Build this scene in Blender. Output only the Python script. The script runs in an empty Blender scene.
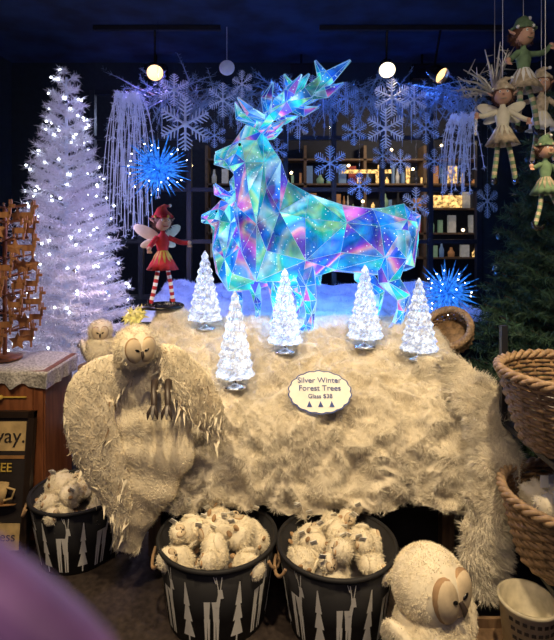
import bpy, math, random
import numpy as np
from mathutils import Vector, noise
random.seed(7); rng=np.random.default_rng(7)
scene=bpy.context.scene
try:
    scene.view_settings.view_transform='Standard'
except Exception: pass

# ---------------------------------------------------------------- materials
def mat(name,col,rough=.6,metal=0.,emis=None,es=0.,var=.15,scale=20.,bump=0.,trans=0.,spec=.5,col2=None,sheen=0.,evar=False):
    m=bpy.data.materials.new(name); m.use_nodes=True
    nt=m.node_tree; b=nt.nodes['Principled BSDF']
    tc=nt.nodes.new('ShaderNodeTexCoord'); nz=nt.nodes.new('ShaderNodeTexNoise'); nz.inputs['Scale'].default_value=scale
    nz.inputs['Detail'].default_value=3
    nt.links.new(tc.outputs['Object'],nz.inputs['Vector'])
    rp=nt.nodes.new('ShaderNodeValToRGB'); rp.color_ramp.elements[0].position=.35; rp.color_ramp.elements[1].position=.65
    c1=[max(0,c*(1-var)) for c in col]; c2=[min(1,c*(1+var)) for c in col] if col2 is None else col2
    rp.color_ramp.elements[0].color=(*c1,1); rp.color_ramp.elements[1].color=(*c2,1)
    nt.links.new(nz.outputs['Fac'],rp.inputs['Fac']); nt.links.new(rp.outputs['Color'],b.inputs['Base Color'])
    b.inputs['Roughness'].default_value=rough; b.inputs['Metallic'].default_value=metal
    b.inputs['Specular IOR Level'].default_value=spec
    b.inputs['Transmission Weight'].default_value=trans
    b.inputs['Sheen Weight'].default_value=sheen
    if emis: 
        b.inputs['Emission Color'].default_value=(*emis,1); b.inputs['Emission Strength'].default_value=es
        if evar:
            mr=nt.nodes.new('ShaderNodeMapRange'); mr.inputs[1].default_value=.35; mr.inputs[2].default_value=.7; mr.inputs[3].default_value=es*.1; mr.inputs[4].default_value=es*2.2
            nt.links.new(nz.outputs['Fac'],mr.inputs[0]); nt.links.new(mr.outputs[0],b.inputs['Emission Strength'])
    if bump:
        bp=nt.nodes.new('ShaderNodeBump'); bp.inputs['Strength'].default_value=bump; bp.inputs['Distance'].default_value=.01
        nt.links.new(nz.outputs['Fac'],bp.inputs['Height']); nt.links.new(bp.outputs['Normal'],b.inputs['Normal'])
    return m

def wood_mat(name,c1,c2,rough=.45):
    m=bpy.data.materials.new(name); m.use_nodes=True; nt=m.node_tree; b=nt.nodes['Principled BSDF']
    tc=nt.nodes.new('ShaderNodeTexCoord'); mp=nt.nodes.new('ShaderNodeMapping'); mp.inputs['Scale'].default_value=(14,14,1.5)
    nz=nt.nodes.new('ShaderNodeTexNoise'); nz.inputs['Scale'].default_value=3; nz.inputs['Detail'].default_value=5
    rp=nt.nodes.new('ShaderNodeValToRGB'); rp.color_ramp.elements[0].position=.3; rp.color_ramp.elements[1].position=.7
    rp.color_ramp.elements[0].color=(*c1,1); rp.color_ramp.elements[1].color=(*c2,1)
    L=nt.links.new; L(tc.outputs['Object'],mp.inputs[0]); L(mp.outputs[0],nz.inputs['Vector']); L(nz.outputs['Fac'],rp.inputs[0]); L(rp.outputs[0],b.inputs['Base Color'])
    b.inputs['Roughness'].default_value=rough
    return m

def iridescent(name,seed,strength=.9):
    m=bpy.data.materials.new(name); m.use_nodes=True; nt=m.node_tree; b=nt.nodes['Principled BSDF']; N=nt.nodes.new; L=nt.links.new
    tc=N('ShaderNodeTexCoord'); ge=N('ShaderNodeNewGeometry')
    dt=N('ShaderNodeVectorMath'); dt.operation='DOT_PRODUCT'; dt.inputs[1].default_value=(2.3+seed,1.1,2.9)
    L(ge.outputs['True Normal'],dt.inputs[0])
    nz=N('ShaderNodeTexNoise'); nz.inputs['Scale'].default_value=2.6; nz.inputs['Detail'].default_value=1; nz.inputs['Distortion'].default_value=.5
    L(tc.outputs['Object'],nz.inputs['Vector'])
    mu=N('ShaderNodeMath'); mu.operation='MULTIPLY'; mu.inputs[1].default_value=2.0; L(nz.outputs['Fac'],mu.inputs[0])
    ad=N('ShaderNodeMath'); ad.operation='ADD'; L(dt.outputs['Value'],ad.inputs[0]); L(mu.outputs[0],ad.inputs[1])
    fr=N('ShaderNodeMath'); fr.operation='FRACT'; L(ad.outputs[0],fr.inputs[0])
    rp=N('ShaderNodeValToRGB'); e=rp.color_ramp.elements
    stops=[(0,(.01,.16,.80)),(.12,(.01,.5,.85)),(.22,(.02,.58,.40)),(.28,(.35,.80,.35)),(.34,(.05,.68,.75)),(.46,(.5,.88,1)),(.56,(.02,.32,1)),(.67,(.01,.08,.65)),(.77,(.15,.07,.7)),(.83,(.7,.14,.65)),(.88,(.9,.5,.5)),(.92,(.1,.35,.9)),(1,(.01,.16,.80))]
    e[0].position=0; e[0].color=(*stops[0][1],1); e[1].position=1; e[1].color=(*stops[-1][1],1)
    for p,c in stops[1:-1]:
        x=e.new(p); x.color=(*c,1)
    L(fr.outputs[0],rp.inputs[0])
    vo=N('ShaderNodeTexVoronoi'); vo.inputs['Scale'].default_value=42; L(tc.outputs['Object'],vo.inputs['Vector'])
    lt=N('ShaderNodeMath'); lt.operation='LESS_THAN'; lt.inputs[1].default_value=.14; L(vo.outputs['Distance'],lt.inputs[0])
    d2=N('ShaderNodeVectorMath'); d2.operation='DOT_PRODUCT'; d2.inputs[1].default_value=(13.1,17.7,11.3); L(ge.outputs['True Normal'],d2.inputs[0])
    f2=N('ShaderNodeMath'); f2.operation='FRACT'; L(d2.outputs['Value'],f2.inputs[0])
    n2=N('ShaderNodeTexNoise'); n2.inputs['Scale'].default_value=9; n2.inputs['Detail'].default_value=6; n2.inputs['Distortion'].default_value=.6; L(tc.outputs['Object'],n2.inputs['Vector'])
    r2=N('ShaderNodeMapRange'); r2.inputs[1].default_value=.34; r2.inputs[2].default_value=.66; r2.inputs[3].default_value=.15; r2.inputs[4].default_value=1.4; L(n2.outputs['Fac'],r2.inputs[0])
    fb=N('ShaderNodeMath'); fb.operation='MULTIPLY_ADD'; L(f2.outputs[0],fb.inputs[0]); fb.inputs[1].default_value=1.0; fb.inputs[2].default_value=.4
    rr=N('ShaderNodeMath'); rr.operation='MULTIPLY'; L(r2.outputs[0],rr.inputs[0]); L(fb.outputs[0],rr.inputs[1])
    mx=N('ShaderNodeMix'); mx.data_type='RGBA'; L(lt.outputs[0],mx.inputs[0]); L(rp.outputs[0],mx.inputs[6]); mx.inputs[7].default_value=(.75,.95,1,1)
    st=N('ShaderNodeMath'); st.operation='MULTIPLY_ADD'; L(lt.outputs[0],st.inputs[0]); st.inputs[1].default_value=.6; L(rr.outputs[0],st.inputs[2])
    s2=N('ShaderNodeMath'); s2.operation='MULTIPLY'; s2.inputs[1].default_value=strength; L(st.outputs[0],s2.inputs[0])
    L(mx.outputs[2],b.inputs['Emission Color']); L(s2.outputs[0],b.inputs['Emission Strength'])
    L(rp.outputs[0],b.inputs['Base Color']); b.inputs['Roughness'].default_value=.12; b.inputs['Metallic'].default_value=.4
    b.inputs['Alpha'].default_value=.86
    return m

def crystal(name):
    m=bpy.data.materials.new(name); m.use_nodes=True; nt=m.node_tree; b=nt.nodes['Principled BSDF']; N=nt.nodes.new; L=nt.links.new
    tc=N('ShaderNodeTexCoord'); vo=N('ShaderNodeTexVoronoi'); vo.inputs['Scale'].default_value=34; L(tc.outputs['Object'],vo.inputs['Vector'])
    nz=N('ShaderNodeTexNoise'); nz.inputs['Scale'].default_value=26; nz.inputs['Detail'].default_value=4; nz.inputs['Distortion'].default_value=2.5; L(tc.outputs['Object'],nz.inputs['Vector'])
    mu=N('ShaderNodeMath'); mu.operation='MULTIPLY'; L(vo.outputs['Distance'],mu.inputs[0]); L(nz.outputs['Fac'],mu.inputs[1])
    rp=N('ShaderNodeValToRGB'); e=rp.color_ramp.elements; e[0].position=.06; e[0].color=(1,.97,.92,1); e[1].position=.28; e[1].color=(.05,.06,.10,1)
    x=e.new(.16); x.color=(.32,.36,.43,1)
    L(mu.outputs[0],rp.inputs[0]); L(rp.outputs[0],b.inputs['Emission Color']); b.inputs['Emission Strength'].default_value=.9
    b.inputs['Base Color'].default_value=(.85,.9,.95,1); b.inputs['Roughness'].default_value=.06; b.inputs['Transmission Weight'].default_value=.8; b.inputs['IOR'].default_value=1.35
    return m

# ---------------------------------------------------------------- mesh builder
_ico={}
def ico(sub):
    if sub not in _ico:
        import bmesh
        bm=bmesh.new(); bmesh.ops.create_icosphere(bm,subdivisions=sub,radius=1)
        V=np.array([v.co[:] for v in bm.verts]); F=np.array([[v.index for v in f.verts] for f in bm.faces]); bm.free(); _ico[sub]=(V,F)
    return _ico[sub]
def nrm(a): 
    a=np.asarray(a,float); return a/(np.linalg.norm(a,axis=-1,keepdims=True)+1e-12)
def basis(f,up=(0,0,1)):
    f=nrm(f); s=nrm(np.cross(f,up)); u=np.cross(s,f); return s,f,u
def tris(F):
    F=np.asarray(F)
    return F if F.shape[1]==3 else np.vstack([F[:,[0,1,2]],F[:,[0,2,3]]])
_sw=rng.normal(size=(8,3)); _sp=rng.uniform(0,6.28,(8,3))
def sinvec(P,freq):
    out=np.zeros_like(P)
    for k in range(8):
        out+=np.sin((P@ (_sw[k]*freq))[:,None]*(1+.13*k)+_sp[k])
    return out/2.6
class MB:
    def __init__(s): s.V=[];s.L=[];s.T=[];s.M=[];s.S=[];s.n=0
    def add(s,V,F,m=0,smooth=True):
        V=np.asarray(V,float).reshape(-1,3); F=np.asarray(F)
        s.V.append(V); s.L.append((F+s.n).ravel()); s.T.append(np.full(len(F),F.shape[1])); s.M.append(np.full(len(F),m)); s.S.append(np.full(len(F),smooth)); s.n+=len(V)
        return V,F
    def box(s,c,d,m=0,R=None):
        d=np.array(d)/2; V=np.array([[x,y,z] for x in(-1,1) for y in(-1,1) for z in(-1,1)])*d
        if R is not None: V=V@np.array(R).T
        return s.add(V+np.array(c),[[0,1,3,2],[4,6,7,5],[0,4,5,1],[2,3,7,6],[0,2,6,4],[1,5,7,3]],m,False)
    def ell(s,c,r,m=0,R=None,sub=2,nz=0,nf=8,smooth=True):
        V,F=ico(sub); V=V*np.array(r)*np.ones(3)
        if nz: V=V*(1+nz*sinvec(V/ (np.max(r)),nf)[:,:1])
        if R is not None: V=V@np.array(R)
        return s.add(V+np.array(c),F,m,smooth)
    def tube(s,P,r,m=0,n=8,flat=1.,smooth=True,cap=True,ref=(0,1,0),closed=False):
        P=np.asarray(P,float); r=np.ones(len(P))*r; k=len(P)
        T=np.gradient(P,axis=0) if not closed else np.roll(P,-1,0)-np.roll(P,1,0)
        T=nrm(T); ref=np.array(ref,float); V=[]
        for i in range(k):
            rf=ref if abs(T[i]@ref)<.95 else np.array([1.,0,0]) if abs(T[i][0])<.9 else np.array([0,0,1.])
            a=nrm(np.cross(T[i],rf)); b=np.cross(a,T[i])
            for j in range(n):
                t=2*math.pi*j/n; V.append(P[i]+r[i]*(math.cos(t)*a+flat*math.sin(t)*b))
        F=[]
        for i in range(k if closed else k-1):
            i2=(i+1)%k
            for j in range(n):
                j2=(j+1)%n; F.append([i*n+j,i*n+j2,i2*n+j2,i2*n+j])
        out=s.add(V,F,m,smooth)
        if cap and not closed:
            s.add(V[:n],[list(range(n))[::-1]],m,smooth); s.add(V[-n:],[list(range(n))],m,smooth)
        return out
    def lathe(s,prof,c=(0,0,0),n=32,m=0,star=0,twist=0,smooth=True,R=None):
        V=[]
        for i,(r,z) in enumerate(prof):
            for j in range(n):
                t=2*math.pi*j/n+twist*z; rr=r*(1-star*(j%2)); V.append([rr*math.cos(t),rr*math.sin(t),z])
        V=np.array(V)
        if R is not None: V=V@np.array(R)
        V=V+np.array(c); F=[[i*n+j,i*n+(j+1)%n,(i+1)*n+(j+1)%n,(i+1)*n+j] for i in range(len(prof)-1) for j in range(n)]
        return s.add(V,F,m,smooth)
    def blades(s,P,D,L,W,m=0,bend=None):
        n=len(P); D=nrm(D); L=(np.ones(n)*L)[:,None]; W=(np.ones(n)*W)[:,None]
        S=nrm(np.cross(D,rng.normal(size=(n,3)))); 
        if bend is None: bend=rng.normal(size=(n,3))*.15
        a=P-S*W/2; b=P+S*W/2; mid=P+D*L*.55+bend*L*.3; c=mid-S*W*.4; d=mid+S*W*.4; t=P+D*L+bend*L
        V=np.stack([a,b,c,d,t],1).reshape(-1,3); k=np.arange(n)[:,None]*5
        s.add(V,np.hstack([k,k+1,k+3,k+2]),m,True)
        base=s.n-len(V); F=np.hstack([k+2,k+3,k+4])+base
        s.L.append(F.ravel()); s.T.append(np.full(n,3)); s.M.append(np.full(n,m)); s.S.append(np.full(n,True))
    def fur(s,V,F,n,L=.04,W=.003,m=0,down=.4,clump=.6,cf=30,mask=None,flip=1):
        F=tris(F); A=V[F[:,0]];B=V[F[:,1]];C=V[F[:,2]]; N=np.cross(B-A,C-A); ar=np.linalg.norm(N,axis=1)
        ar=ar+1e-12; i=rng.choice(len(F),n,p=ar/ar.sum()); u=rng.random((n,1)); v=rng.random((n,1)); f=(u+v)>1; u[f]=1-u[f]; v[f]=1-v[f]
        P=A[i]+(B[i]-A[i])*u+(C[i]-A[i])*v; Nn=N[i]/ar[i][:,None]*flip
        if mask is not None:
            k=mask(P,Nn); P=P[k]; Nn=Nn[k]; n=len(P)
        D=Nn+clump*sinvec(P,cf)+.35*rng.normal(size=(n,3)); D[:,2]-=down
        dd=(D*Nn).sum(1,keepdims=True); D=D+Nn*np.maximum(0,.25-dd)
        s.blades(P-Nn*.003,D,L*rng.uniform(.6,1.2,n),W,m)
    def done(s,name,mats,loc=(0,0,0),parent=None):
        V=np.vstack(s.V); lp=np.concatenate(s.L).astype(np.int32); T=np.concatenate(s.T).astype(np.int32)
        me=bpy.data.meshes.new(name); me.vertices.add(len(V)); me.vertices.foreach_set('co',(V-np.array(loc)).ravel())
        me.loops.add(len(lp)); me.loops.foreach_set('vertex_index',lp); me.polygons.add(len(T))
        st=np.concatenate([[0],np.cumsum(T)[:-1]]).astype(np.int32); me.polygons.foreach_set('loop_start',st)
        me.update(calc_edges=True)
        me.polygons.foreach_set('material_index',np.concatenate(s.M).astype(np.int32)); me.polygons.foreach_set('use_smooth',np.concatenate(s.S).astype(bool))
        for x in mats: me.materials.append(x)
        me.validate(); me.update()
        o=bpy.data.objects.new(name,me); scene.collection.objects.link(o); o.location=loc
        if parent: o.parent=parent; o.location=Vector(loc)-parent.location
        return o
def empty(name,loc):
    e=bpy.data.objects.new(name,None); e.location=loc; e.empty_display_size=.05; scene.collection.objects.link(e); return e
def text(name,body,parent,loc,rot,size,m,ext=.001):
    c=bpy.data.curves.new(name,'FONT'); c.body=body; c.size=size; c.extrude=ext; c.align_x='CENTER'; c.align_y='CENTER'; c.materials.append(m)
    o=bpy.data.objects.new(name,c); scene.collection.objects.link(o); o.rotation_euler=rot; o.location=Vector(loc)-(parent.location if parent else Vector()); o.parent=parent; return o
def smoothpath(P,n):
    P=np.array(P,float); t=np.linspace(0,1,len(P)); s=np.linspace(0,1,n)
    Q=np.stack([np.interp(s,t,P[:,k]) for k in range(P.shape[1])],1)
    for _ in range(3): Q[1:-1]=(Q[:-2]+2*Q[1:-1]+Q[2:])/4
    return Q

M={}
M['cream']=mat('cream_wool',(.72,.66,.55),.9,var=.14,scale=9,spec=.1)
M['creamfur']=mat('cream_fur',(.86,.81,.70),.85,var=.10,scale=14,spec=.15)
M['white']=mat('white_plush',(.86,.79,.64),.9,var=.10,spec=.1)
M['tan']=mat('tan_plush',(.42,.27,.15),.9,var=.2)
M['grey']=mat('grey_feather',(.30,.28,.27),.9,var=.3)
M['black']=mat('black_gloss',(.01,.01,.012),.25)
M['dark']=mat('dark_paint',(.012,.014,.022),.5)
M['blackfab']=mat('black_fabric',(.012,.012,.016),.7)
M['beak']=mat('beak_dark',(.05,.035,.03),.4)
M['silver']=mat('silver_metal',(.7,.72,.75),.2,1.)
M['tag']=mat('paper_tag',(.9,.9,.87),.7,var=.05)
M['wicker']=mat('wicker_cane',(.30,.19,.10),.6,var=.4,scale=40)
M['rope']=mat('rim_cane',(.40,.27,.16),.6,var=.3,scale=50)
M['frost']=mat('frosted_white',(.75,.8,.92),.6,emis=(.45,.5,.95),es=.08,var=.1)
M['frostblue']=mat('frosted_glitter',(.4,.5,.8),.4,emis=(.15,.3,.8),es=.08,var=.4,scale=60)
M['icyled']=mat('led_bulb',(1,1,1),.4,emis=(.85,.92,1),es=14)
M['warmled']=mat('warm_bulb',(1,1,1),.4,emis=(1,.7,.35),es=6)
M['star']=mat('blue_star_foil',(.1,.3,.9),.25,.4,emis=(.03,.28,1.),es=.45,var=.5,scale=38,evar=True)
M['green']=mat('fir_needle',(.035,.085,.05),.7,var=.5)
M['bark']=mat('bark',(.06,.04,.025),.9,var=.3)
M['red']=mat('red_cloth',(.5,.02,.03),.7,var=.2)
M['skin']=mat('doll_skin',(.62,.36,.25),.6,var=.05)
M['gold']=mat('gold_cloth',(.6,.42,.08),.5,var=.2)
M['elfgreen']=mat('green_cloth',(.16,.26,.14),.8,var=.3)
M['burlap']=mat('burlap',(.52,.43,.30),.95,var=.25,scale=60,bump=.3)
M['wood']=wood_mat('cabinet_wood',(.14,.045,.018),(.30,.11,.045))
M['oldwood']=wood_mat('crate_wood',(.14,.085,.045),(.30,.19,.11),.7)
M['ginger']=wood_mat('ornament_wood',(.30,.12,.045),(.52,.26,.11),.6)
M['inkblue']=mat('ink_blue',(.02,.06,.3),.6)
M['ink']=mat('ink_black',(.02,.015,.015),.6)
M['wing']=mat('fairy_wing',(.85,.8,.6),.5,var=.1)

# ---------------------------------------------------------------- room shell
def slab(name,c,d,m):
    b=MB(); b.box(c,d,0); return b.done(name,[m],loc=c)
fl=wood_mat('floor_boards',(.02,.014,.014),(.06,.045,.04),.5); wl=mat('wall_paint',(.008,.016,.024),.8); cl=mat('ceiling_paint',(.008,.02,.06),.9,var=.5,scale=4)
slab('floor',(0,1.5,-.05),(5,6.2,.1),fl); slab('ceiling',(0,1.5,3.1),(5,6.2,.1),cl)
slab('wall_left',(-2.35,1.5,1.525),(.1,6,3.05),wl); slab('wall_right',(2.3,1.5,1.525),(.1,6,3.05),wl)
b=MB(); b.box((0,4.45,.5),(4.6,.1,1.0)); b.box((0,4.45,2.93),(4.6,.1,.24)); b.box((-1.95,4.45,1.9),(.7,.1,1.82)); b.box((2.0,4.45,1.9),(.5,.1,1.82)); b.done('wall_back',[wl],loc=(0,4.45,0))
b=MB()
fm=mat('window_frame_paint',(.012,.018,.03),.4)
for x in np.linspace(-1.6,1.75,9): b.box((x,4.42,1.905),(.04,.06,1.81))
for z in (1.02,1.5,1.95,2.4,2.79): b.box((.075,4.42,z),(3.4,.05,.035))
b.done('window_1',[fm],loc=(.075,4.42,1.9))
# shop across the arcade: shelves with goods, beads for window reflections
random.seed(5)
b=MB(); b.box((0.5,7.6,1.7),(9,.2,4.2),0); b.box((.5,6.6,-.05),(9,1.9,.1),5)
for z in (1.2,1.55,1.9,2.25,2.6): b.box((1.4,7.35,z),(4.8,.3,.025),5)
for x in (-1.0,-.3,.4,1.25,2.1,2.95,3.7): b.box((x,7.35,1.8),(.04,.3,2.0),5)
for z in (1.2,1.55,1.9,2.25):
    x=-.95
    while x<3.6:
        w=random.uniform(.03,.13); h=random.uniform(.06,.28); c=random.choice([0,1,2,2,3,4,4,6,6,8])
        y=7.3+random.uniform(-.05,.05)
        if random.random()<.5: b.box((x+w/2,y,z+.012+h/2),(w*.9,.08,h),c)
        else:
            b.lathe([(.001,0),(w*.4,0),(w*.45,h*.5),(w*.2,h*.75),(w*.15,h),(.001,h)],c=(x+w/2,y,z+.012),n=10,m=c)
        x+=w+random.uniform(.0,.08)
b.box((2.38,7.12,2.0),(.42,.03,.17),1); b.box((1.25,7.12,2.42),(.7,.03,.05),1); b.box((3.0,7.12,2.3),(.35,.03,.10),1)
for (x,z) in((.8,2.75),(1.6,2.72),(2.3,2.78),(3.0,2.6),(2.8,2.3),(.2,2.4),(1.2,2.0),(1.9,2.45),(-1.2,2.5),(-2.0,2.2),(2.6,1.6),(1.0,2.5)): b.ell((x,7.1,z),.022,7,sub=2)  # glowing beads stand in for warm reflections in the window
b.done('street_storefront',[mat('facade_dark',(.02,.024,.04),.8),mat('lit_pane_amber',(.3,.2,.05),.5,emis=(1,.6,.2),es=.9,var=.4,scale=25,evar=True),mat('orange_goods',(.4,.2,.08),.5,emis=(.6,.28,.12),es=.14),mat('green_goods',(.2,.3,.2),.5,emis=(.35,.6,.4),es=.14),mat('blue_goods',(.1,.18,.3),.5,emis=(.15,.25,.5),es=.22),mat('shelf_wood',(.12,.08,.055),.7),mat('pale_goods',(.5,.5,.5),.7,emis=(.6,.6,.55),es=.15),M['warmled'],mat('red_goods',(.3,.04,.04),.6)],loc=(.5,7.6,0))  # coloured goods emit faintly, standing in for the shop's lighting

# ---------------------------------------------------------------- tables & platforms
b=MB(); b.box((.12,2.9,.76),(1.55,.85,.05))
for x in(-.6,.84):
    for y in (2.52,3.28): b.box((x,y,.37),(.06,.06,.74))
b.box((.12,2.5,.71),(1.45,.03,.07)); b.box((.12,2.56,.37),(1.44,.02,.72),1)
b.done('display_table',[M['oldwood'],M['blackfab']],loc=(.12,2.9,0))
b=MB(); b.box((.2,3.9,.49),(1.95,.9,.98)); b.done('window_platform',[M['dark']],loc=(.2,3.9,0))
sb=MB(); nx,ny=70,30; pts=[]
for j in range(ny):
    for i in range(nx):
        x=-.95+2.4*i/(nx-1); y=3.40+.95*j/(ny-1); z=1.02+.12*(j/(ny-1))+.07*noise.noise(Vector((x*3,y*3,0)))+.025*noise.noise(Vector((x*12,y*12,3)))
        if i in(0,nx-1) or j==0: z=.985
        pts.append((x,y,z))
F=[[j*nx+i,j*nx+i+1,(j+1)*nx+i+1,(j+1)*nx+i] for j in range(ny-1) for i in range(nx-1)]
sb.add(pts,F); sb.fur(np.array(pts),F,12000,.025,.003,0,down=.1); sb.done('snow_blanket',[mat('snow_batting',(.6,.7,.88),.95,var=.2,scale=8)],loc=(0.2,3.8,1.0))

# fur throw
PY=np.array([3.36,3.2,3.0,2.85,2.7,2.6,2.5,2.4,2.32,2.27,2.26,2.28])
PZ=np.array([1.0,1.03,1.03,1.01,.975,.94,.89,.815,.72,.58,.45,.35])
al=np.concatenate([[0],np.cumsum(np.hypot(np.diff(PY),np.diff(PZ)))]); al/=al[-1]
nu,nv=260,210; V=[]
for j in range(nv):
    t=j/(nv-1); y0=np.interp(t,al,PY); z0=np.interp(t,al,PZ)
    xl=-.86+.16*t; xr=1.08-.12*t
    for i in range(nu):
        u=i/(nu-1); x=xl+(xr-xl)*u; y=y0; z=z0
        e=min(u,1-u)/.09
        if e<1: z-= .38*(1-e)**1.6*(1-t*.7); 
        if z<.3: z=.3
        z+=.10*math.exp(-((x+.68)**2/.03+(y-3.02)**2/.04))
        if t>.75: z+= (t-.75)/.25*.06*noise.noise(Vector((x*4,0,7)))
        p=Vector((x,y,z)); q=p+.05*noise.noise_vector(p*6)
        a=noise.noise(q*4.5); bb=abs(noise.noise(q*9+Vector((3,1,9)))); c=abs(noise.noise(q*22))
        k=.5+.5*min(1,t*1.6)
        d=k*(.06*a+.10*(.42-bb)+.022*(.4-c)*1.6)
        nrmv=Vector((0,-1 if t>.7 else -.5,1-.9*t)).normalized()
        V.append(p+nrmv*d)
V=np.array(V); F=np.array([[j*nu+i,(j+1)*nu+i,(j+1)*nu+i+1,j*nu+i+1] for j in range(nv-1) for i in range(nu-1)])
b=MB(); b.add(V,F,0); b.fur(V,F,200000,.026,.0015,1,down=.2,clump=.75,cf=30); furobj=b.done('fur_throw',[M['cream'],M['creamfur']],loc=(.15,2.8,.9))

# right hanging fur stole
b=MB(); Q=smoothpath([(.70,2.5,.93,.05),(.83,2.36,.92,.09),(.91,2.18,.82,.10),(.91,2.10,.64,.10),(.87,2.08,.45,.10),(.85,2.07,.28,.10),(.87,2.06,.12,.07)],60)
Q[:,3]*=1+.09*np.sin(np.arange(60)*.9)
Vt,Ft=b.tube(Q[:,:3],Q[:,3]*.95,0,n=24,flat=.45); b.fur(Vt,Ft,36000,.036,.0022,1,down=.7,clump=1.0,cf=26); b.fur(Vt,Ft,36000,.036,.0022,1,down=.7,clump=1.0,cf=26,flip=-1); b.done('fur_stole',[M['cream'],M['creamfur']],loc=(.87,2.08,.1))

# ---------------------------------------------------------------- faceted deer
def deer(name,loc,k,seed):
    random.seed(seed)
    s=.0058*k
    X=lambda px:(px-320)*s
    Z=lambda py:(331-py)*s
    body=[((412,212),(418,242),.06),((402,203),(411,270),.145),((372,206),(378,278),.18),((338,207),(335,272),.17),((306,197),(300,283),.19),((288,180),(258,280),.17),((280,163),(240,252),.135),((272,148),(234,211),.098),((264,133),(235,177),.076),((248,129),(230,171),.066),((231,146),(221,168),.044),((216,153),(215,166),.027)]
    b=MB(); E=[]
    def loft(rings,m=0):
        V=[];n=len(rings[0])
        for r in rings: V+=r
        V=np.array(V)
        F=[]
        for i in range(len(rings)-1):
            for j in range(n):
                a,bq,c,d=i*n+j,i*n+(j+1)%n,(i+1)*n+(j+1)%n,(i+1)*n+j
                F+= [[a,bq,c],[a,c,d]] if (i+j)%2 else [[a,bq,d],[bq,c,d]]
        b.add(V,F,m,False)
        b.add(V[:n],[[0,k2+1,k2+2] for k2 in range(n-2)],m,False); b.add(V[-n:],[[0,k2+1,k2+2] for k2 in range(n-2)],m,False)
        for f in F:
            for a,c in ((0,1),(1,2),(2,0)):
                i1,i2=sorted((f[a],f[c])); E.append((tuple(V[i1]),tuple(V[i2])))
    rings=[]
    for i,(t,bo,w) in enumerate(body):
        t=np.array([X(t[0]),0,Z(t[1])]); bo=np.array([X(bo[0]),0,Z(bo[1])]); c=(t+bo)/2; h=(t-bo)/2; r=[]
        for j in range(8):
            a=2*math.pi*j/8+(math.pi/8)
            p=c+h*math.cos(a)*1.05+np.array([0,w*k*math.sin(a),0])
            p=p+np.array([random.uniform(-1,1),random.uniform(-.8,.8),random.uniform(-1,1)])*.024*k*min(1,w/.12)
            r.append(p)
        rings.append(r)
    loft(rings)
    def limb(P,n=5,flat=.75):
        rings=[]
        P=[(X(a),yy*k,Z(c),rr*k) for a,yy,c,rr in P]
        for i,p in enumerate(P):
            q0=np.array(P[max(0,i-1)][:3]); q1=np.array(P[min(len(P)-1,i+1)][:3]); T=nrm(q1-q0); a=nrm(np.cross(T,(0,1,0))); bb=np.cross(a,T); r=[]
            for j in range(n):
                t=2*math.pi*j/n+.3*i; r.append(np.array(p[:3])+p[3]*(math.cos(t)*a+flat*math.sin(t)*bb))
            rings.append(r)
        loft(rings)
    for sgn,dx in ((-1,0),(1,16)):
        y=.085*sgn
        limb([(392-dx*.3,y,232,.11),(390-dx,y*1.2,258,.098),(386-dx,y*1.2,280,.066),(400-dx,y*1.1,297,.042),(398-dx,y*1.1,310,.029),(394-dx,y*1.1,323,.030),(390-dx,y*1.1,330.5,.036)])
        fx=0 if sgn<0 else -30
        limb([(300+fx*.4,y,240,.095),(302+fx*.7,y*1.1,264,.08),(306+fx,y*1.1,284,.050),(308+fx,y,299,.040),(308+fx,y,312,.028),(307+fx,y,324,.030),(303+fx,y,330.5,.036)])
    limb([(408,0,214,.03),(419,0,219,.035),(420,0,232,.012)])
    for sgn in(-1,1):
        limb([(264,.045*sgn,138,.018),(273,.09*sgn,133,.032),(284,.13*sgn,126,.006)],5,.4)
        A=lambda L:limb([(x,(.03+o)*sgn,z,r*1.15) for x,o,z,r in L],4,.55)
        dx=0 if sgn<0 else -26; dz=0 if sgn<0 else 2
        A([(258,0,133,.022),(270+dx*.4,.03,120,.030),(288+dx*.6,.06,111+dz,.040),(306+dx,.09,100,.042),(326+dx,.10,84,.034),(346+dx*1.3,.10,68,.006)])
        A([(266+dx*.4,.02,124,.02),(250+dx*.4,.02,116,.026),(238+dx*.1,.02,102,.005)])
        A([(284+dx*.6,.05,112,.022),(288+dx*.8,.05,97,.030),(300+dx,.05,80,.005)])
        A([(306+dx,.08,101,.025),(322+dx*.9,.12,100,.030),(338+dx*.6,.14,92,.005)])
        A([(318+dx,.10,90,.02),(318+dx,.10,80,.024),(312+dx,.10,69,.005)])
        A([(288+dx*.6,.06,112,.02),(302+dx*.6,.08,117,.028),(316+dx*.6,.09,113,.005)])
        b.ell((X(240),.058*k*sgn,Z(148)),.011*k,2,sub=1)
    seen=set(); P0=[];P1=[]
    for p,q in E:
        key=(tuple(np.round(p,4)),tuple(np.round(q,4)))
        if key in seen: continue
        seen.add(key); P0.append(p);P1.append(q)
    P0=np.array(P0);P1=np.array(P1); T=nrm(P1-P0); a=nrm(np.cross(T,rng.normal(size=T.shape))); c=np.cross(T,a); w=.0015*k
    V=np.concatenate([P0+a*w,P0-a*w*.5+c*w*.87,P0-a*w*.5-c*w*.87,P1+a*w,P1-a*w*.5+c*w*.87,P1-a*w*.5-c*w*.87]); n=len(P0); i=np.arange(n)
    F=np.concatenate([np.stack([i,i+n,i+4*n,i+3*n],1),np.stack([i+n,i+2*n,i+5*n,i+4*n],1),np.stack([i+2*n,i,i+3*n,i+5*n],1)])
    b.add(V,F,1,False)
    o=b.done(name,[iridescent('iridescent_film_%d'%seed,seed*.37,1.0),mat('seam_wire',(.5,.7,.85),.3,emis=(.3,.65,1),es=.4),M['black']])
    o.location=loc; return o
d1=deer('light_up_reindeer',(.249,2.95,1.02),1.0,1); d1.rotation_euler=(0,0,math.radians(4))
d2=deer('light_up_reindeer.001',(-0.08,3.18,1.035),.64,3); d2.rotation_euler=(0,0,math.radians(6))

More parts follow.
